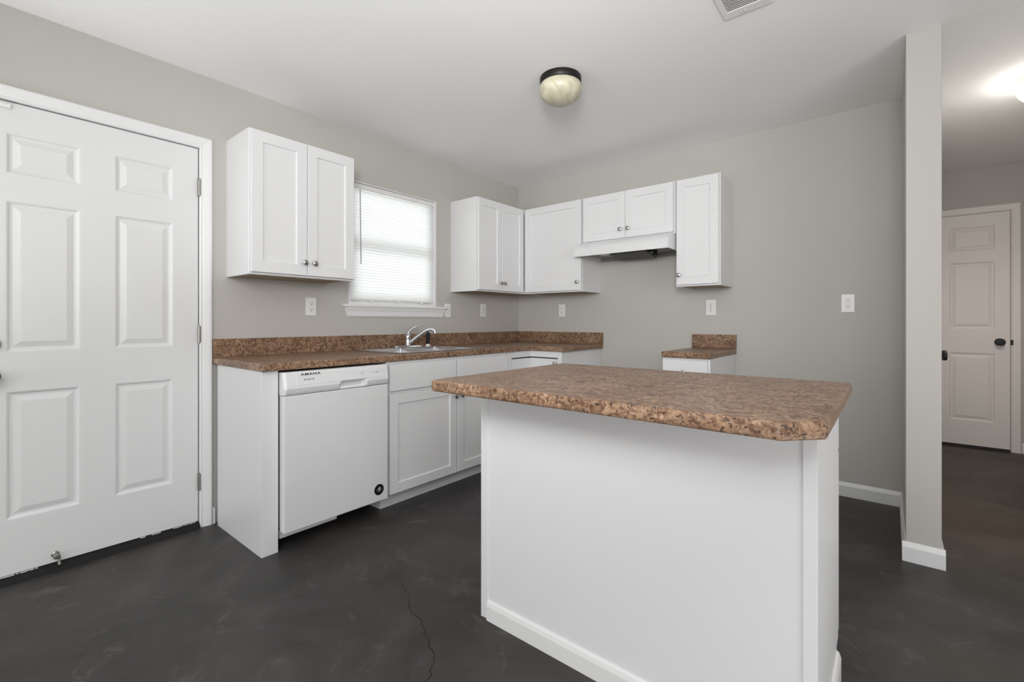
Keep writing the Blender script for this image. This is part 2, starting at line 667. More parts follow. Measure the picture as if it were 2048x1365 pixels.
# left wall with door and window openings
OY0, OY1, OZ = DY0 - 0.022, DY1 + 0.022, 2.064
struct(MB().cells([YB - 0.12, OY0, OY1, WY0, WY1, 0.12], [0, WZ0, OZ, WZ1, H],
                  lambda y, z: (OY0 < y < OY1 and z < OZ) or (WY0 < y < WY1 and WZ0 < z < WZ1), 'x', -0.12, 0).build('wall_left', M['wall']))
# back wall behind the range
struct(MB().box(0, XP, 0, 0.12, 0, H).build('wall_back', M['wall']))
# partition whose end faces the camera
struct(MB().box(XP, XP + TP, YP, HY, 0, H).build('wall_partition', M['wall'], bevel=0.003))
struct(MB().box(XP, HX1 + 0.12, HY, HY + 0.12, 0, H).build('wall_hall_back', M['wall']))
struct(MB().box(HX1, HX1 + 0.12, YP, HY, 0, H).build('wall_hall_right', M['wall']))
struct(MB().box(HX1 + 0.12, XR + 0.12, YP, YP + 0.12, 0, H).build('wall_living', M['wall']))
# rear and side walls of the living area, with their openings
struct(MB().cells([0, 0.4, 3.0, 4.1, 5.7, XR + 0.12], [0, 0.5, 2.2, H],
                  lambda x, z: (0.4 < x < 3.0 and 0.5 < z < 2.2) or (4.1 < x < 5.7 and z < 2.2), 'y', YB - 0.12, YB).build('wall_rear', M['wall']))
struct(MB().cells([YB, -5.6, -3.0, YP], [0, 0.5, 2.2, H],
                  lambda y, z: -5.6 < y < -3.0 and 0.5 < z < 2.2, 'x', XR, XR + 0.12).build('wall_right', M['wall']))

# baseboards
BBP = [(0, 0), (0.013, 0), (0.013, 0.066), (0.010, 0.074), (0.004, 0.088), (0, 0.089)]


def baseboard(name, axis, face, sgn, a0, a1, h=1.0):
    p = [(face + sgn * u, v * h) for u, v in BBP]
    return MB().prism(p, axis, a0, a1)


struct(baseboard('b', 'x', 0, -1, 2.03, XP).build('baseboard_back', M['trim']))
struct(baseboard('b', 'y', XP, -1, YP, 0).build('baseboard_partition_left', M['trim']))
struct(baseboard('b', 'x', YP, -1, XP - 0.013, XP + TP + 0.013).build('baseboard_partition_end', M['trim']))
struct(baseboard('b', 'y', XP + TP, 1, YP, HY).build('baseboard_hall_left', M['trim']))
struct(baseboard('b', 'x', HY, -1, 3.737, HX1).build('baseboard_hall_back', M['trim']))
struct(baseboard('b', 'y', 0, 1, DY1 + 0.067, -2.692).build('baseboard_left', M['trim']))
struct(baseboard('b', 'y', 0, 1, YB, DY0 - 0.067).build('baseboard_left_front', M['trim']))


# ------------------------------------------------------------------ doors
def casing(parent, w, h, cw=0.060, th=0.016, off=0.006):
    """moulded casing around an opening of a door slab w x h, local front -Y"""
    bm = bmesh.new()
    # profile across the casing: (distance from inner edge, projection)
    prof = [(0, 0), (0, th * 0.55), (0.006, th * 0.75), (0.012, th * 0.62), (0.020, th * 0.75), (cw - 0.016, th), (cw - 0.006, th), (cw - 0.002, th * 0.8), (cw, 0)]
    x0, x1, z1 = -off, w + off, h + off
    rings = []
    for d, p in prof:
        rings.append([bm.verts.new(q) for q in ((x0 - d, -p, 0), (x0 - d, -p, z1 + d), (x1 + d, -p, z1 + d), (x1 + d, -p, 0))])
    for a, b in zip(rings, rings[1:]):
        for i in range(3):
            bm.faces.new((a[i], a[i + 1], b[i + 1], b[i]))
    for i in (0, 3):
        bm.faces.new([r[i] for r in rings])
    mb = MB()
    mb.bm.free()
    mb.bm = bm
    return mb.build('casing', M['trim'] if parent['paint'] == 0 else M['hall_door_warmed'], parent)


SIX = lambda w, st, mid, rows: [(x0, x1, z0, z1) for z0, z1 in rows for x0, x1 in ((st, w / 2 - mid / 2), (w / 2 + mid / 2, w - st))]

# entry door in the left wall: local X -> +y, local -Y -> +x (rot 90)
d1 = struct_empty('door_1', (0, DY0, 0), 90)
d1['paint'] = 0
dw = DY1 - DY0
dz = 0.034
MB().panel_door(dw, 2.043 - dz, 0.044, [(a, b, c - dz, d - dz) for a, b, c, d in SIX(dw, 0.113, 0.124, [(0.268, 0.813), (0.982, 1.625), (1.739, 1.914)])]).build('slab', M['door'], d1, loc=(0, 0.003, dz))
MB().box(-0.022, -0.004, 0.002, 0.12, 0, 2.064).box(dw + 0.004, dw + 0.022, 0.002, 0.12, 0, 2.064).box(-0.022, dw + 0.022, 0.002, 0.12, 2.047, 2.064).build('jamb', M['trim'], d1)
MB().box(-0.02, dw + 0.02, 0.06, 0.075, 0.0, 2.06).build('gap_shade_backing', M['dark'], d1)  # dark sheet added behind the slab for the shade in its gaps
MB().box(-0.004, dw + 0.004, 0.008, 0.05, 2.043, 2.047).box(dw, dw + 0.004, 0.008, 0.05, 0.034, 2.043).build('gap_shade_strip', M['rubber'], d1)  # black strip put into the door gap to paint its shade
pc = MB()
random.seed(9)
for a, b in ((0.085, 0.20), (0.565, 0.585), (0.610, 0.645), (0.70, 0.800)):
    u = a
    while u < b:
        w = random.uniform(0.008, 0.022)
        h_ = random.uniform(0.0008, 0.0032)
        pc.box(u, u + w, -0.0018, -0.0008, 0.034 - h_, 0.0352)
        u += w + random.choice((0, 0, 0.004))
pc.build('paint_chips', M['trim'], d1)
casing(d1, dw, 2.043, off=0.005)
MB().prism([(-0.026, 0.0), (-0.020, 0.012), (0.0, 0.030), (0.10, 0.032), (0.10, 0)], 'x', -0.004, dw + 0.004).build('threshold', M['rubber'], d1)
MB().box(-0.001, dw + 0.001, -0.001, 0.012, 0.026, 0.036).build('door_sweep', M['rubber'], d1)
for hz in (1.835, 1.042, 0.246):
    hg = MB().lathe([(0.0, -0.05), (0.0065, -0.047), (0.0065, 0.047), (0.0, 0.05)], (dw + 0.003, -0.006, hz), seg=14)
    hg.box(dw - 0.003, dw + 0.0015, -0.003, 0.0025, hz - 0.045, hz + 0.045)
    hg.box(dw + 0.0025, dw + 0.013, -0.0115, 0.0025, hz - 0.043, hz + 0.043)
    hg.build('hinge', M['hinge'], d1, smooth=True)
kx = 0.066
MB().lathe([(0.034, 0), (0.034, 0.006), (0.030, 0.010), (0.022, 0.014), (0.022, 0.020), (0, 0.021)], (kx, 0.003, 1.016), (0, -1, 0)).build('deadbolt', M['nickel'], d1, smooth=True)
kb = MB().lathe([(0.033, 0), (0.033, 0.005), (0.028, 0.010), (0.012, 0.014), (0.011, 0.030), (0.020, 0.036), (0.027, 0.046), (0.028, 0.056), (0.024, 0.062), (0, 0.063)], (kx, 0.003, 0.882), (0, -1, 0)).build('door_knob', M['black'], d1, smooth=True)
# little stop near the foot of the door
ds = MB().lathe([(0.013, 0), (0.013, 0.004), (0.006, 0.008), (0.006, 0.030), (0.011, 0.032), (0.011, 0.044), (0, 0.046)], (0.262, 0.003, 0.072), (0, -1, 0), seg=18)
ds.tube([(0.270, -0.034, 0.074), (0.271, -0.036, 0.055), (0.272, -0.037, 0.036)], [0.006, 0.005, 0.008], 10)
ds.build('door_stop', M['hinge'], d1, smooth=True)
MB().box(0.02, 0.128, -0.012, 0.003, 2.012, 2.030).build('sensor', M['plastic'], d1, bevel=0.003)

# closet door at the end of the hall
HDX0, HDX1 = 3.19, 3.669
d2 = struct_empty('door_2', (HDX0, HY, 0), 0)
d2['paint'] = 1
hw = HDX1 - HDX0
MB().panel_door(hw, 2.030, 0.035, [(0.102, hw - 0.088, c - 0.022, d - 0.022) for c, d in ((0.235, 0.836), (1.045, 1.634), (1.735, 1.945))]).build('slab', M['hall_door_warmed'], d2, loc=(0, -0.0125, 0.022))
MB().box(-0.003, hw + 0.003, -0.002, -0.0005, 0, 2.055).build('jamb', M['dark'], d2)  # opening not cut: thin dark sheet paints the shade round the slab
casing(d2, hw, 2.052, off=0.004)
MB().lathe([(0.032, 0), (0.032, 0.005), (0.012, 0.012), (0.011, 0.028), (0.027, 0.036), (0.031, 0.046), (0.027, 0.058), (0, 0.062)], (hw - 0.062, -0.0125, 0.935), (0, -1, 0)).build('door_knob', M['black'], d2, smooth=True)
MB().box(hw + 0.003, hw + 0.018, -0.018, -0.008, 0.910, 0.955).build('strike_plate', M['black'], d2, bevel=0.003)

# door in the hall's left wall, of which only the knob shows past the partition
d3 = struct_empty('door_3', (XP + TP, -0.03, 0), 90)
d3['paint'] = 0
MB().panel_door(0.71, 2.02, 0.010, SIX(0.71, 0.10, 0.11, [(0.25, 0.80), (0.97, 1.61), (1.72, 1.90)])).build('slab', M['hall_door_warmed'], d3, loc=(0, -0.010, 0.015))
casing(d3, 0.71, 2.04)
MB().lathe([(0.032, 0), (0.032, 0.005), (0.012, 0.012), (0.011, 0.036), (0.027, 0.042), (0.031, 0.052), (0.027, 0.064), (0, 0.068)], (0.066, -0.010, 0.915), (0, -1, 0)).build('door_knob', M['black'], d3, smooth=True)

# ------------------------------------------------------------------ window in the left wall
w1 = struct_empty('window_1', (0, WY0, WZ0), 90)      # local X -> +y, -Y -> +x
ww, wh = WY1 - WY0, WZ1 - WZ0
MB().cells([0, 0.012, ww - 0.012, ww], [0, 0.012, wh - 0.006, wh], lambda x, z: 0.012 < x < ww - 0.012 and 0.012 < z < wh - 0.006, 'y', -0.003, 0.118).build('window_frame', M['trim'], w1)
MB().cells([0.012, 0.05, ww - 0.05, ww - 0.012], [0.012, 0.055, wh / 2 - 0.02, wh / 2 + 0.02, wh - 0.045, wh - 0.006],
           lambda x, z: 0.05 < x < ww - 0.05 and (0.055 < z < wh / 2 - 0.02 or wh / 2 + 0.02 < z < wh - 0.045), 'y', 0.082, 0.114).build('sash', M['trim'], w1, bevel=0.002)
MB().box(0.05, ww - 0.05, 0.098, 0.101, 0.055, wh / 2 - 0.02).box(0.05, ww - 0.05, 0.098, 0.101, wh / 2 + 0.02, wh - 0.045).build('glass_pane', M['glass'], w1)
# stool and apron
MB().box(-0.046, ww + 0.103, -0.030, 0.06, -0.020, -0.001).build('window_sill', M['trim'], w1, bevel=0.005, seg=3)
ap = MB()
A0, A1 = -0.030, ww + 0.085
zt, zb = -0.020, -0.088
sl = 0.022
prof = [(0.0, zt), (-0.022, zt), (-0.020, zt - 0.012), (-0.014, zt - 0.03), (-0.012, zb + 0.01), (-0.008, zb), (0.0, zb)]
va = [ap.bm.verts.new((A0 + sl * (zt - v) / (zt - zb), u, v)) for u, v in prof]
vb = [ap.bm.verts.new((A1 - sl * (zt - v) / (zt - zb), u, v)) for u, v in prof]
for i in range(len(prof)):
    j = (i + 1) % len(prof)
    ap.bm.faces.new((va[i], va[j], vb[j], vb[i]))
ap.bm.faces.new(va[::-1])
ap.bm.faces.new(vb)
ap.build('apron', M['trim'], w1)

# blind
bl = thing('window_blind', 'closed white mini blind glowing with daylight in the kitchen window', 'blind', (-0.022, WY0, WZ0), 90)
MB().box(0.014, ww - 0.014, -0.014, 0.014, wh - 0.040, wh - 0.008).build('headrail', M['plastic'], bl, bevel=0.002)
sm = MB()
pitch = 0.0205
zz = 0.054
tilt = R(66)
while zz < wh - 0.042:
    pr = []
    for k in range(5):
        u = (k / 4 - 0.5) * 0.0255
        c = 0.0022 * (1 - (2 * k / 4 - 1) ** 2)
        pr.append((u * math.cos(tilt) - c * math.sin(tilt), zz + u * math.sin(tilt) + c * math.cos(tilt)))
    a = [sm.bm.verts.new((0.016, p[0], p[1])) for p in pr]
    b = [sm.bm.verts.new((ww - 0.016, p[0], p[1])) for p in pr]
    for i in range(4):
        sm.bm.faces.new((a[i], b[i], b[i + 1], a[i + 1]))
    zz += pitch
sm.build('slats', M['slat'], bl, smooth=True, fix=False)
MB().box(0.016, ww - 0.016, -0.011, 0.011, 0.030, 0.042).build('bottom_rail', M['plastic'], bl, bevel=0.003)
for cx in (0.19, 0.43, 0.655):
    MB().box(cx - 0.010, cx + 0.010, -0.013, 0.013, 0.018, 0.044).build('cord_button', M['plastic'], bl, bevel=0.004)
MB().tube([(0.092, -0.020, wh - 0.05), (0.094, -0.021, wh - 0.3), (0.098, -0.021, wh - 0.573)], 0.0035, 8).build('tilt_wand', M['grey_plastic'], bl)


# ------------------------------------------------------------------ cabinets
def knob(parent, x, y, z):
    return MB().lathe([(0.008, 0), (0.008, 0.003), (0.0055, 0.006), (0.0055, 0.014), (0.012, 0.017), (0.0155, 0.022), (0.0145, 0.027), (0.009, 0.030), (0, 0.031)],
                      (x, y, z), (0, -1, 0), seg=24).build('knob', M['nickel'], parent, smooth=True)


FR = -0.305     # front of an upper cabinet's body in its own frame (back at y=0)


def upper_cabinet(label, loc, rot, w, z0, z1, doors, wood=True, depth=0.305):
    c = thing('wall_cabinet', label, 'cabinet', loc, rot, 'white wall cabinets')
    f = -depth
    b = MB()
    # body: sides, top, back and face frame; bottom panel is recessed
    b.box(0, 0.016, f, 0, z0, z1).box(w - 0.016, w, f, 0, z0, z1)
    b.box(0.016, w - 0.016, f + 0.02, 0, z1 - 0.016, z1)
    b.box(0.016, w - 0.016, -0.008, 0, z0 + 0.02, z1 - 0.016)
    b.box(0.016, w - 0.016, f, f + 0.019, z0, z0 + 0.038).box(0.016, w - 0.016, f, f + 0.019, z1 - 0.038, z1)
    b.box(0.016, 0.045, f + 0.0, f + 0.019, z0 + 0.038, z1 - 0.038).box(w - 0.045, w - 0.016, f, f + 0.019, z0 + 0.038, z1 - 0.038)
    b.build('body', M['cab'], c, bevel=0.0012)
    MB().box(0.016, w - 0.016, f + 0.019, -0.002, z0 + 0.002, z0 + 0.012).build('bottom_panel', M['birch'] if wood else M['cab'], c)
    for (x0, x1, kx, kz, dz0, dz1) in doors:
        d = MB().shaker(x0, x1, f - 0.022, dz0, dz1).build('door', M['cab'], c)
        if kx is not None:
            knob(d, kx, f - 0.022, kz)
    return c


ZU, ZT = 1.360, 2.1236
D0, D1 = ZU + 0.012, ZT - 0.007
# beside the entry door: y -2.6325 .. -2.029
upper_cabinet('double door white wall cabinet hung between the entry door and the window', (0, -2.6325, 0), 90, 0.604, ZU, ZT,
              [(0.006, 0.3015, 0.2815, 1.443, D0, D1), (0.3045, 0.598, 0.3395, 1.443, D0, D1)])
# right of the window up to the corner
upper_cabinet('white wall cabinet right of the window, two narrow doors with adjoining knobs', (0, -0.9215, 0), 90, 0.9215 - 0.002, ZU, ZT,
              [(0.004, 0.289, 0.270, 1.437, D0, D1), (0.292, 0.588, 0.312, 1.437, D0, D1)])
# on the back wall, next to the corner
upper_cabinet('white wall cabinet in the corner left of the range hood with one wide door', (0.307, 0, 0), 0, 0.920 - 0.307, ZU, ZT,
              [(0.030, 0.610, 0.579, 1.439, D0, D1)])
# above the hood
upper_cabinet('short double door white wall cabinet directly above the range hood', (0.924, 0, 0), 0, 1.690 - 0.924, 1.745, ZT,
              [(0.012, 0.3825, 0.348, 1.824, 1.757, D1), (0.3855, 0.754, 0.412, 1.824, 1.757, D1)], wood=False)
# right end
upper_cabinet('narrow single door white wall cabinet right of the range hood', (1.694, 0, 0), 0, 1.9955 - 1.694, ZU, ZT,
              [(0.010, 0.2935, 0.030, 1.440, D0, D1)])

# range hood
hd = thing('range_hood', 'white under cabinet range hood with curved front and metal filter below', 'range hood', (0.926, 0, 0), 0)
hwid = 1.688 - 0.926
arc = [(-0.323 - 0.124 * math.sin(t), 1.668 + 0.077 * math.cos(t)) for t in [R(a) for a in range(0, 91, 9)]]
outer = [(0, 1.745)] + arc + [(-0.447, 1.627)]
sh = MB()
n = len(outer)
# shell: outer skin, side plates, hollow underside
for x0, x1 in ((0, 0.004), (hwid - 0.004, hwid)):
    sh.prism(outer + [(0, 1.627)], 'x', x0, x1)
A = [sh.bm.verts.new((0.004, u, v)) for u, v in outer]
B = [sh.bm.verts.new((hwid - 0.004, u, v)) for u, v in outer]
inn = [(0, 1.741)] + [(u + 0.004, v - 0.004) for u, v in arc] + [(-0.443, 1.627)]
A2 = [sh.bm.verts.new((0.004, u, v)) for u, v in inn]
B2 = [sh.bm.verts.new((hwid - 0.004, u, v)) for u, v in inn]
for i in range(n - 1):
    sh.bm.faces.new((A[i], B[i], B[i + 1], A[i + 1]))
    sh.bm.faces.new((A2[i], A2[i + 1], B2[i + 1], B2[i]))
sh.bm.faces.new((A[-1], B[-1], B2[-1], A2[-1]))
sh.build('hood_shell', M['appliance'], hd, smooth=True)
MB().box(0.004, hwid - 0.004, -0.006, 0, 1.627, 1.741).box(0.004, 0.14, -0.44, -0.006, 1.660, 1.664).box(0.14, 0.27, -0.44, -0.33, 1.660, 1.664)\
    .box(0.14, hwid - 0.004, -0.12, -0.006, 1.660, 1.664).box(hwid - 0.22, hwid - 0.004, -0.44, -0.12, 1.660, 1.664).box(0.14, hwid - 0.22, -0.44, -0.39, 1.660, 1.664)\
    .build('inner_pan', M['hoodpan'], hd)
MB().prism([(-0.345, 1.634), (-0.345, 1.646), (-0.125, 1.620), (-0.125, 1.608)], 'x', 0.262, 0.548).build('grease_filter', M['filter'], hd, bevel=0.002)
MB().box(0.15, 0.235, -0.36, -0.24, 1.646, 1.662).build('light_lens', M['plastic'], hd, bevel=0.004)
MB().box(0.552, 0.575, -0.20, -0.17, 1.618, 1.660).build('filter_latch', M['black'], hd, bevel=0.002)
MB().box(0.38, 0.41, -0.436, -0.41, 1.634, 1.660).build('switch', M['black'], hd, bevel=0.002)

# -------- base units. local frame: back at y=0, front -Y
BD = 0.61
KH = 0.100
ZC = 0.876


def base_body(parent, w, left=True, right=True, depth=BD, kick=0.06):
    b = MB()
    b.box(0, 0.016, -depth, 0, KH, ZC - 0.001).box(w - 0.016, w, -depth, 0, KH, ZC - 0.001)
    b.box(0.016, w - 0.016, -depth, -depth + 0.019, KH, KH + 0.03).box(0.016, w - 0.016, -depth, -depth + 0.019, ZC - 0.04, ZC - 0.001)
    b.box(0.016, 0.04, -depth, -depth + 0.019, KH + 0.03, ZC - 0.04).box(w - 0.04, w - 0.016, -depth, -depth + 0.019, KH + 0.03, ZC - 0.04)
    b.box(0.016, w - 0.016, -0.01, 0, KH, ZC - 0.001)
    b.box(0.016, w - 0.016, -depth + 0.019, -0.01, KH, KH + 0.016)
    o = b.build('body', M['cab'], parent, bevel=0.001)
    MB().box(0, w, -depth + kick, -depth + kick + 0.016, 0, KH).box(0, 0.016, -depth + kick + 0.016, 0, 0, KH).box(w - 0.016, w, -depth + kick + 0.016, 0, 0, KH).build('toe_kick', M['cab'], parent)
    return o


def slab_front(parent, name, x0, x1, z0, z1, depth=BD):
    return MB().box(x0, x1, -depth - 0.022, -depth - 0.002, z0, z1).build(name, M['cab'], parent, bevel=0.0018)


# end panel beside the dishwasher (rot 90: local x -> +y)
ep = MB().box(0.05, 0.607, -2.692, -2.615, 0, ZC).build('end_panel', M['cab'], bevel=0.0015)
tag(ep, 'tall white end panel standing on the floor between the entry door and the dishwasher', 'panel')

# sink base
sb = thing('base_cabinet', 'white base cabinet under the sink with two doors and blank drawer fronts', 'cabinet', (0, -2.003, 0), 90, 'white base cabinets')
base_body(sb, 1.088)
MB().box(0.04, 1.05, -BD, -BD + 0.017, 0.68, ZC - 0.04).box(0.53, 0.57, -BD, -BD + 0.017, KH + 0.03, 0.68).build('face_frame', M['cab'], sb)
slab_front(sb, 'drawer_front', 0.012, 0.5435, 0.702, 0.858)
slab_front(sb, 'drawer_front', 0.5585, 1.079, 0.702, 0.858)
for x0, x1, kx in ((0.012, 0.5465, 0.524), (0.5555, 1.079, 0.582)):
    d = MB().shaker(x0, x1, -BD - 0.022, 0.098, 0.682).build('door', M['cab'], sb)
    knob(d, kx, -BD - 0.022, 0.615)

# corner base with folding door: world aligned at the corner
cb = thing('base_cabinet', 'white corner base cabinet with an inward folding door where the counter turns', 'cabinet', (0.002, 0, 0), 0, 'white base cabinets')
b = MB()
b.box(0.0, 0.016, -0.914, -0.002, KH, ZC - 0.001)
b.box(0.016, 0.61, -0.914, -0.898, KH, ZC - 0.001)
b.box(0.898, 0.914, -0.61, -0.002, KH, ZC - 0.001)
b.box(0.016, 0.898, -0.018, -0.002, KH, ZC - 0.001)
b.box(0.016, 0.60, -0.898, -0.018, KH, KH + 0.016).box(0.60, 0.898, -0.60, -0.018, KH, KH + 0.016)
# face frame: top rail on both faces, stiles at the outer edges
b.box(0.591, 0.61, -0.898, -0.61, 0.826, ZC - 0.001).box(0.591, 0.898, -0.61, -0.591, 0.826, ZC - 0.001)
b.box(0.591, 0.61, -0.898, -0.850, KH, 0.826).box(0.876, 0.898, -0.61, -0.591, KH, 0.826)
b.box(0.591, 0.61, -0.898, -0.61, KH, KH + 0.02).box(0.591, 0.898, -0.61, -0.591, KH, KH + 0.02)
b.build('body', M['cab'], cb, bevel=0.001)
MB().box(0.534, 0.55, -0.914, -0.55, 0, KH).box(0.55, 0.914, -0.55, -0.534, 0, KH).build('toe_kick', M['cab'], cb)
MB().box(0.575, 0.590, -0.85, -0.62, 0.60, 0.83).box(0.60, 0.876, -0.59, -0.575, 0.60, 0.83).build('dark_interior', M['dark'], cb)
dl = MB().box(0.590, 0.609, -0.843, -0.612, 0.125, 0.816).build('door', M['cab'], cb, bevel=0.0015)
dr = MB().box(0.592, 0.872, -0.609, -0.590, 0.125, 0.816).build('door', M['cab'], cb, bevel=0.0015)
knob(dr, 0.858, -0.609, 0.785)

# narrow base right of the range gap
nb = thing('base_cabinet', 'narrow white base cabinet against the back wall right of the range gap', 'cabinet', (1.716, 0, 0), 0, 'white base cabinets')
base_body(nb, 0.300)
dd = slab_front(nb, 'drawer', 0.006, 0.288, 0.712, 0.862)
knob(dd, 0.147, -BD - 0.022, 0.787)
d = MB().shaker(0.006, 0.288, -BD - 0.022, 0.105, 0.700).build('door', M['cab'], nb)
knob(d, 0.034, -BD - 0.022, 0.64)

# ------------------------------------------------------------------ countertops
SK = (0.055, 0.585, -1.885, -1.205)       # sink rim x0 x1 y0 y1
hx0, hx1, hy0, hy1 = SK[0] + 0.018, SK[1] - 0.018, SK[2] + 0.018, SK[3] - 0.018
CT = 0.914
ct = thing('countertop', 'long brown granite pattern laminate worktop running under the window and round the corner', 'countertop', (0, 0, 0), 0, 'brown laminate worktops')
MB().cells([0.0015, hx0, hx1, 0.635, 0.9475], [-2.702, hy0, hy1, -0.635, -0.0015],
           lambda x, y: (x > 0.635 and y < -0.635) or (hx0 < x < hx1 and hy0 < y < hy1), 'z', ZC, CT).build('worktop', M['laminate'], ct, bevel=0.008, seg=3)
MB().box(0.0015, 0.020, -2.702, -0.0015, CT, 1.0145).build('backsplash', M['laminate'], ct, bevel=0.002)
MB().box(0.020, 0.9475, -0.020, -0.0015, CT, 1.0145).build('backsplash', M['laminate'], ct, bevel=0.002)

c2 = thing('countertop', 'small square brown laminate worktop on the narrow cabinet right of the range gap', 'countertop', (0, 0, 0), 0, 'brown laminate worktops')
MB().box(1.712, 2.023, -0.635, -0.0015, ZC, CT).build('worktop', M['laminate'], c2, bevel=0.008, seg=3)
MB().box(1.712, 2.023, -0.020, -0.0015, CT, 1.0145).build('backsplash', M['laminate'], c2, bevel=0.002)

# ------------------------------------------------------------------ sink, faucet, sprayer
sk = thing('kitchen_sink', 'stainless steel double bowl sink set into the brown worktop below the window', 'sink', (0, 0, 0), 0)
bx0, bx1 = SK[0] + 0.105, SK[1] - 0.03
bys = ((SK[2] + 0.03, -1.556), (-1.526, SK[3] - 0.03))
MB().cells([SK[0], bx0, bx1, SK[1]], [SK[2], bys[0][0], bys[0][1], bys[1][0], bys[1][1], SK[3]],
           lambda x, y: bx0 < x < bx1 and any(a < y < b for a, b in bys), 'z', CT + 0.0005, CT + 0.007).build('rim', M['steel'], sk, bevel=0.005, seg=3)
for a, b_ in bys:
    m_ = MB()
    rr = []
    for ins, z in ((-0.002, CT + 0.006), (0.002, CT - 0.004), (0.010, CT - 0.15), (0.03, CT - 0.172)):
        rr.append([m_.bm.verts.new(p) for p in ((bx0 + ins, a + ins, z), (bx1 - ins, a + ins, z), (bx1 - ins, b_ - ins, z), (bx0 + ins, b_ - ins, z))])
    for p, q in zip(rr, rr[1:]):
        for i in range(4):
            j = (i + 1) % 4
            m_.bm.faces.new((p[i], p[j], q[j], q[i]))
    m_.bm.faces.new(rr[-1])
    o = m_.build('basin', M['steel'], sk, bevel=0.02, seg=4, smooth=True)
    MB().lathe([(0.045, 0), (0.045, 0.003), (0.036, 0.004), (0.030, 0.0015), (0, 0.0015)], ((bx0 + bx1) / 2, (a + b_) / 2, CT - 0.1715), seg=28).build('drain', M['chrome'], o, smooth=True)

RIM = CT + 0.007
fc = thing('kitchen_faucet', 'chrome single lever faucet standing on the back ledge of the sink', 'faucet', (0.108, -1.452, RIM), 0)
pl = MB()
ol = [(0.028 * math.cos(t) * 1.0, (0.098 if math.sin(t) >= 0 else -0.098) + 0.028 * math.sin(t)) for t in [R(a) for a in range(0, 360, 12)]]
pl.prism(ol, 'z', 0, 0.012)
pl.build('base_plate', M['chrome'], fc, bevel=0.004, seg=3, smooth=True)
MB().lathe([(0.027, 0.010), (0.025, 0.018), (0.021, 0.035), (0.020, 0.060), (0.022, 0.075), (0.020, 0.092), (0.012, 0.102), (0, 0.105)]).build('faucet_body', M['chrome'], fc, smooth=True)
MB().tube([(0.0, 0.0, 0.098), (0.006, 0.006, 0.118), (0.018, 0.018, 0.135), (0.034, 0.034, 0.148), (0.048, 0.048, 0.154)], [0.012, 0.0095, 0.008, 0.007, 0.009], 14).build('lever', M['chrome'], fc, smooth=True)
MB().tube([(0.010, 0.008, 0.035), (0.035, 0.030, 0.062), (0.070, 0.060, 0.098), (0.100, 0.086, 0.124), (0.122, 0.106, 0.134), (0.140, 0.121, 0.131), (0.150, 0.130, 0.118), (0.151, 0.131, 0.100)],
          [0.015, 0.0135, 0.0125, 0.0125, 0.0125, 0.013, 0.0135, 0.0125], 16).build('spout', M['chrome'], fc, smooth=True)

sp = thing('sink_sprayer', 'black hand sprayer with white collar upright on the sink ledge right of the faucet', 'sprayer', (0.108, -1.262, RIM), 0)
MB().lathe([(0.020, 0), (0.020, 0.004), (0.015, 0.012), (0.013, 0.016), (0, 0.016)], seg=24).build('collar', M['plastic'], sp, smooth=True)
MB().lathe([(0.0115, 0.016), (0.0125, 0.03), (0.014, 0.06), (0.0155, 0.085), (0.014, 0.102), (0.009, 0.110), (0, 0.111)], seg=24).build('wand', M['black'], sp, smooth=True)

# ------------------------------------------------------------------ dishwasher (local x -> +y)
dwh = thing('dishwasher', 'white built in dishwasher between the end panel and the sink cabinet', 'dishwasher', (0, -2.609, 0), 90)
DW = 0.598
FX = -0.648      # front plane
MB().box(0.006, DW - 0.006, -0.60, -0.03, 0.105, 0.862).build('tub', M['grey_plastic'], dwh)
MB().box(0.003, DW - 0.006, FX, -0.602, 0.094, 0.752).build('door', M['appliance'], dwh, bevel=0.003, seg=2)
# control panel: grid with a pocket handle pressed in
cp = MB()
us = [0.0, 0.010, 0.285, 0.300, 0.425, 0.452, 0.586, 0.596]
zs = [0.754, 0.757, 0.768, 0.786, 0.800, 0.862, 0.866]
fd = {0.754: 0.004, 0.757: -0.002, 0.768: -0.008, 0.786: -0.014, 0.800: -0.012, 0.862: 0.000, 0.866: 0.006}
gv = []
for i, u in enumerate(us):
    row = []
    for j, z in enumerate(zs):
        yd = FX + fd[z]
        if i in (0, len(us) - 1):
            yd += 0.014
        if i in (3, 4) and j in (2, 3):
            yd += 0.022
        row.append(cp.bm.verts.new((u, yd, z)))
    gv.append(row)
for i in range(len(us) - 1):
    for j in range(len(zs) - 1):
        cp.bm.faces.new((gv[i][j], gv[i + 1][j], gv[i + 1][j + 1], gv[i][j + 1]))
bk = [cp.bm.verts.new(p) for p in ((0, -0.60, 0.754), (DW - 0.002, -0.60, 0.754), (DW - 0.002, -0.60, 0.866), (0, -0.60, 0.866))]
cp.bm.faces.new(bk[::-1])
cp.bm.faces.new([g[0] for g in gv][::-1] + [bk[0], bk[1]])
cp.bm.faces.new([g[-1] for g in gv] + [bk[2], bk[3]])
cp.bm.faces.new(gv[0] + [bk[3], bk[0]])
cp.bm.faces.new(gv[-1][::-1] + [bk[1], bk[2]])
cpo = cp.build('control_panel', M['appliance'], dwh, bevel=0.0025)
# raised console strip, tilted with the panel
tl = math.atan2(0.012, 0.062)


def on_panel(u, z, off):
    return (u, FX - 0.012 * (0.862 - z) / 0.062 - off, z)


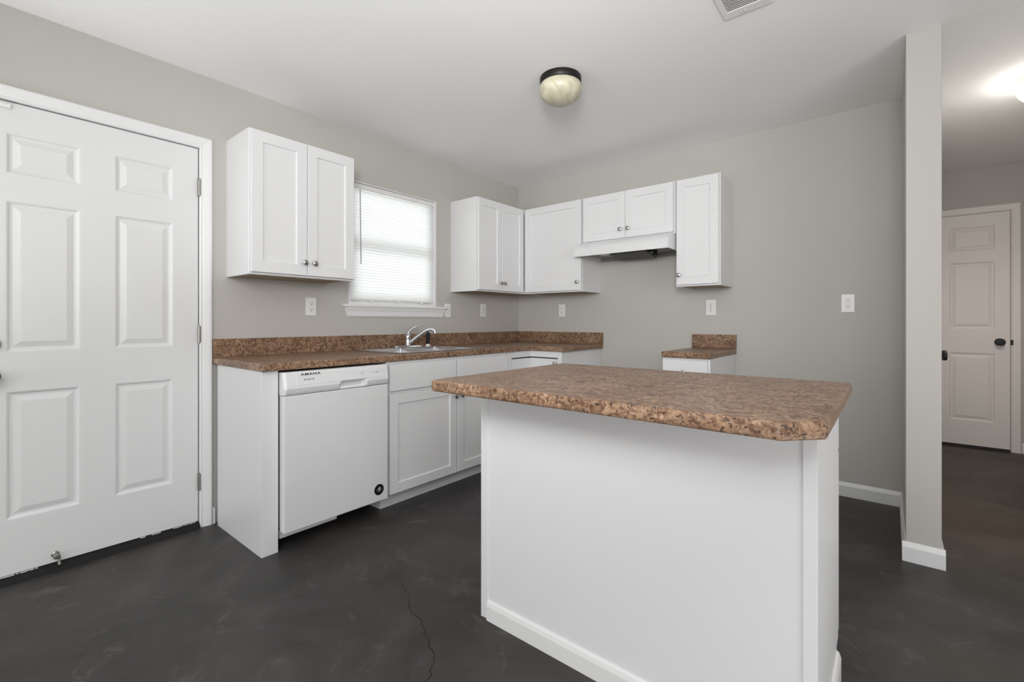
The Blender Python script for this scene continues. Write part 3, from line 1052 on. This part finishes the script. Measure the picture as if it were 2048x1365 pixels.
cs = MB()
q0 = [on_panel(u, z, 0.0012) for u, z in ((0.060, 0.801), (0.566, 0.801), (0.566, 0.853), (0.060, 0.853))]
q1 = [on_panel(u, z, -0.001) for u, z in ((0.058, 0.800), (0.568, 0.800), (0.568, 0.855), (0.058, 0.855))]
va = [cs.bm.verts.new(p) for p in q0]
vb = [cs.bm.verts.new(p) for p in q1]
cs.bm.faces.new(va)
for i in range(4):
    j = (i + 1) % 4
    cs.bm.faces.new((vb[i], vb[j], va[j], va[i]))
cs.build('console_strip', M['appliance'], cpo)


def lettering(txt, u, z, size, space, parent, m, sx=1.0):
    c = bpy.data.curves.new('lettering', 'FONT')
    c.body = txt
    c.size = size
    c.space_character = space
    c.extrude = 0.0002
    c.offset = 0.0004
    o = bpy.data.objects.new('lettering', c)
    COL.objects.link(o)
    c.materials.append(m)
    bpy.context.view_layer.update()
    me = bpy.data.meshes.new_from_object(o)
    bpy.data.objects.remove(o)
    o = bpy.data.objects.new('lettering', me)
    COL.objects.link(o)
    o.parent = parent
    o.location = on_panel(u, z, 0.0018)
    o.rotation_euler = (R(90) - tl, 0, 0)
    o.scale = (sx, 1, 1)
    return o


lettering('AMANA', 0.082, 0.846, 0.015, 1.15, cpo, M['black'], 1.75)
lettering('AUKY8', 0.096, 0.822, 0.0095, 1.9, cpo, M['black'], 1.1)
for u, z, w_, h_ in ((0.405, 0.840, 0.030, 0.0016), (0.412, 0.826, 0.016, 0.006), (0.470, 0.826, 0.005, 0.006), (0.486, 0.828, 0.010, 0.003), (0.502, 0.826, 0.014, 0.006), (0.520, 0.827, 0.006, 0.006), (0.528, 0.843, 0.008, 0.002)):
    mk = MB()
    v = [mk.bm.verts.new(on_panel(a, c, 0.0018)) for a, c in ((u, z), (u + w_, z), (u + w_, z + h_), (u, z + h_))]
    mk.bm.faces.new(v)
    mk.build('button_marking', M['grey_plastic'], cpo, fix=False)
# round badge at the foot of the door
bd = MB().lathe([(0.031, 0), (0.031, 0.0008), (0.029, 0.0014), (0, 0.0014)], (0.532, FX, 0.160), (0, -1, 0), seg=36).build('badge', M['black'], dwh)
em = MB()


def stroke(pts_):
    v = [em.bm.verts.new((0.532 + a, FX - 0.0017, 0.160 + c)) for a, c in pts_]
    em.bm.faces.new(v)


stroke([(-0.008, 0.001), (-0.004, -0.001), (0.002, 0.009), (0.005, 0.017), (-0.001, 0.013), (-0.006, 0.007)])
stroke([(0.000, -0.003), (0.003, -0.004), (0.009, 0.006), (0.011, 0.012), (0.006, 0.009)])
stroke([(-0.007, -0.005), (-0.003, -0.004), (-0.002, -0.009), (-0.005, -0.010)])
stroke([(0.004, -0.007), (0.006, -0.007), (0.007, -0.012), (0.004, -0.011)])
stroke([(-0.014, -0.002), (-0.011, 0.001), (-0.010, -0.002), (-0.013, -0.005)])
stroke([(0.007, -0.006), (0.008, -0.007), (0.014, 0.003), (0.014, 0.006)])
em.build('emblem', M['badge_white'], bd, fix=False)
MB().box(0.010, 0.310, -0.585, -0.570, 0.052, 0.094).build('toe_panel', M['appliance'], dwh)
MB().box(0.02, 0.58, -0.50, -0.06, 0.05, 0.104).build('underside', M['dark'], dwh)
for fx in (0.04, 0.555):
    MB().lathe([(0.018, 0), (0.018, 0.008), (0.008, 0.012), (0.008, 0.06), (0, 0.06)], (fx, -0.45, 0), seg=14).build('foot', M['black'], dwh)

# ------------------------------------------------------------------ island
IX0, IX1, IY0, IY1 = 1.690, 2.756, -2.345, -1.815
isl = thing('kitchen_island', 'white panelled kitchen island base standing alone on the dark floor', 'island', (0, 0, 0), 0)
MB().box(IX0 + 0.012, IX1 - 0.004, IY0 + 0.010, IY1, KH, ZC).box(IX0 + 0.012, IX1 - 0.004, IY0 + 0.010, IY1 - 0.055, 0, KH).build('body', M['cab'], isl)
MB().box(IX0 + 0.03, IX1 - 0.03, IY0 + 0.004, IY0 + 0.010, 0, ZC).build('front_panel', M['cab'], isl)
MB().box(IX0, IX0 + 0.012, IY0, IY1, 0.0, ZC).build('side_panel', M['cab'], isl)
MB().box(IX1 - 0.004, IX1, IY0 + 0.002, IY1, KH, ZC).box(IX1 - 0.004, IX1, IY0 + 0.002, IY1 - 0.055, 0, KH).build('side_panel', M['cab'], isl)
MB().box(IX0 + 0.012, IX0 + 0.034, IY0, IY0 + 0.004, 0.0, ZC).build('corner_post', M['cab'], isl, bevel=0.001)
MB().box(IX1 - 0.030, IX1, IY0, IY0 + 0.0045, 0.0, ZC).build('corner_post', M['cab'], isl, bevel=0.001)
bb = [(IY0 + 0.004, 0.0), (IY0 - 0.008, 0.0), (IY0 - 0.008, 0.052), (IY0 - 0.004, 0.066), (IY0 + 0.001, 0.072), (IY0 + 0.004, 0.072)]
MB().prism(bb, 'x', IX0 + 0.034, IX1 - 0.030).build('baseboard', M['trim'], isl)
bs = [(IX1, 0.0), (IX1 + 0.012, 0.0), (IX1 + 0.012, 0.070), (IX1 + 0.007, 0.085), (IX1, 0.090)]
MB().prism(bs, 'y', IY0, IY1 - 0.055).build('baseboard', M['trim'], isl)
iw = (IX1 - IX0) / 2
for k in range(2):
    x0 = IX0 + 0.006 + k * iw
    x1 = IX0 + iw - 0.004 + k * iw + (0.004 if k else 0)
    # doors face the range: mirror by building at +Y
    dm = MB().shaker(x0, x1, 0, 0.118, 0.690)
    bmesh.ops.transform(dm.bm, matrix=Matrix.Scale(-1, 4, (0, 1, 0)), verts=dm.bm.verts)
    bmesh.ops.translate(dm.bm, vec=(0, IY1 + 0.023, 0), verts=dm.bm.verts)
    dm.build('door', M['cab'], isl)
    MB().box(x0, x1, IY1 + 0.003, IY1 + 0.023, 0.702, 0.862).build('drawer', M['cab'], isl, bevel=0.0018)

itop = MB()
TX0, TX1, TY0, TY1 = 1.677, 2.790, -2.590, -1.772
ch = 0.066
pr = [(TX0 + 0.016, TY0), (TX1 - ch, TY0), (TX1, TY0 + ch + 0.006), (TX1, TY1), (TX0, TY1), (TX0, TY0 + 0.016)]
itop.prism(pr, 'z', ZC, CT)
it = itop.build('countertop', M['laminate'], bevel=0.009, seg=3, angle=60)
tag(it, 'large brown laminate worktop with clipped corner resting on the white island', 'countertop', 'brown laminate worktops')

# ------------------------------------------------------------------ outlets and switch


def plate(b, w=0.070, h=0.115):
    return b.box(-w / 2, w / 2, -0.006, -0.0005, -h / 2, h / 2)


def outlet(kind, label, loc, rot, group='wall outlets'):
    o = thing('light_switch' if kind == 'switch' else 'wall_outlet', label, 'switch' if kind == 'switch' else 'outlet', loc, rot, None if kind == 'switch' else group)
    plate(MB()).build('cover_plate', M['plastic'], o, bevel=0.003, seg=3)
    if kind == 'duplex':
        for s in (1, -1):
            z = s * 0.0195
            r_ = MB()
            prf = [(0.0165 * math.cos(t), z + max(-0.0125, min(0.0125, 0.0165 * math.sin(t)))) for t in [R(a) for a in range(0, 360, 15)]]
            r_.prism(prf, 'y', -0.0085, -0.004)
            rc = r_.build('receptacle', M['plastic'], o, bevel=0.0008)
            sl_ = MB().box(-0.0075, -0.0052, -0.0089, -0.008, z - 0.001, z + 0.008).box(0.0052, 0.0075, -0.0089, -0.008, z, z + 0.007)
            sl_.lathe([(0.0028, 0), (0.0028, 0.0005), (0, 0.0005)], (0, -0.0085, z - 0.0075), (0, -1, 0), seg=12)
            sl_.build('slots', M['slot'], rc)
        MB().lathe([(0.003, 0), (0.003, 0.001), (0, 0.0015)], (0, -0.006, 0), (0, -1, 0), seg=12).build('screw', M['plastic'], o)
    elif kind == 'gfci':
        rc = MB().box(-0.0165, 0.0165, -0.0082, -0.004, -0.033, 0.033).build('receptacle', M['plastic'], o, bevel=0.001)
        MB().cells([-0.0180, -0.0168, 0.0168, 0.0180], [-0.0345, -0.0333, 0.0333, 0.0345], lambda x, z: abs(x) < 0.0168 and abs(z) < 0.0333, 'y', -0.0066, -0.0058).build('outline', M['grey_plastic'], o)
        for z in (0.020, -0.020):
            sl_ = MB()
            sl_.box(-0.0075, -0.0050, -0.0087, -0.0078, z, z + 0.009).box(0.0050, 0.0075, -0.0087, -0.0078, z, z + 0.007)
            sl_.lathe([(0.0030, 0), (0.0030, 0.0005), (0, 0.0005)], (0, -0.0082, z - 0.006), (0, -1, 0), seg=12)
            sl_.build('slots', M['slot'], rc)
        MB().box(-0.008, 0.008, -0.0090, -0.008, -0.0055, -0.0005).box(-0.008, 0.008, -0.0090, -0.008, 0.0005, 0.0055).build('test_button', M['grey_plastic'], rc)
    else:
        MB().box(-0.005, 0.005, -0.0075, -0.005, -0.012, 0.012).build('toggle_slot', M['plastic'], o)
        MB().prism([(-0.006, -0.004), (-0.018, 0.004), (-0.018, 0.009), (-0.006, 0.005)], 'x', -0.0035, 0.0035).build('toggle', M['plastic'], o)
    return o


outlet('duplex', 'white duplex outlet on the wall beneath the cabinet by the entry door', (0, -2.143, 1.207), 90)
outlet('switch', 'white toggle switch on the wall touching the right end of the window sill', (0, -0.957, 1.203), 90)
outlet('gfci', 'white outlet on the window wall under the narrow double doors by the corner', (0, -0.520, 1.213), 90)
outlet('duplex', 'white duplex outlet on the back wall under the wide corner cabinet door', (0.522, 0, 1.213), 0)
outlet('gfci', 'white rectangular face outlet below the narrow cabinet right of the hood', (1.845, 0, 1.216), 0)
outlet('duplex', 'white duplex outlet alone on the bare back wall beside the partition', (2.676, 0, 1.226), 0)

# ------------------------------------------------------------------ ceiling fixtures
cl = thing('ceiling_lamp', 'unlit flush ceiling lamp with black base and cream alabaster bowl', 'lamp', (1.483, -1.489, H), 0, 'flush ceiling lamps')
MB().lathe([(0.112, 0), (0.113, -0.006), (0.113, -0.030), (0.108, -0.036), (0.09, -0.037), (0, -0.037)], seg=56).build('lamp_base', M['bronze'], cl, smooth=True)
MB().lathe([(0.100, -0.030), (0.111, -0.040), (0.117, -0.055), (0.117, -0.070), (0.110, -0.092), (0.095, -0.112), (0.072, -0.127), (0.045, -0.136), (0.015, -0.140), (0, -0.1405)], seg=56).build('lamp_shade', M['alabaster'], cl, smooth=True)

hl = thing('ceiling_lamp', 'lit flush ceiling lamp with white base in the hall', 'lamp', (3.555, 0.135, H), 0, 'flush ceiling lamps')
MB().lathe([(0.125, 0), (0.126, -0.006), (0.118, -0.034), (0.10, -0.035), (0, -0.035)], seg=48).build('lamp_base', M['plastic'], hl, smooth=True)
MB().lathe([(0.105, -0.034), (0.122, -0.045), (0.130, -0.065), (0.126, -0.088), (0.108, -0.112), (0.075, -0.130), (0.035, -0.139), (0, -0.141)], seg=48).build('lamp_shade', M['glow'], hl, smooth=True)
pd = bpy.data.lights.new('hall_lamp_light', 'SPOT')
pd.energy = 28
pd.color = (1.0, 0.93, 0.84)
pd.spot_size = R(165)
pd.spot_blend = 0.5
pd.shadow_soft_size = 0.10
po = bpy.data.objects.new('hall_lamp_light', pd)
COL.objects.link(po)
po.location = (3.555, 0.135, H - 0.26)

# ceiling register
vn = thing('ceiling_vent', 'white louvred ceiling air vent at the top edge of the ceiling', 'vent', (2.318, -1.800, H), 0)
vw, vl = 0.190, 0.358
MB().cells([0, 0.024, vw - 0.024, vw], [0, 0.026, vl - 0.048, vl], lambda x, y: 0.024 < x < vw - 0.024 and 0.026 < y < vl - 0.048, 'z', -0.006, -0.0005).build('frame', M['plastic'], vn, bevel=0.002)
MB().box(0.02, vw - 0.02, 0.02, vl - 0.04, -0.0012, -0.0006).build('duct_opening', M['dark'], vn)
lv = MB()
y = 0.034
while y < vl - 0.05:
    lv.prism([(y - 0.0049, -0.0058), (y + 0.0044, -0.0042), (y + 0.0044, -0.0050), (y - 0.0049, -0.0066)], 'x', 0.022, vw - 0.022)
    y += 0.0125
lv.build('louvres', M['plastic'], vn)
MB().lathe([(0.004, 0), (0.003, -0.002), (0, -0.0025)], (vw / 2 - 0.01, vl - 0.022, -0.006), seg=12).build('screw', M['nickel'], vn)
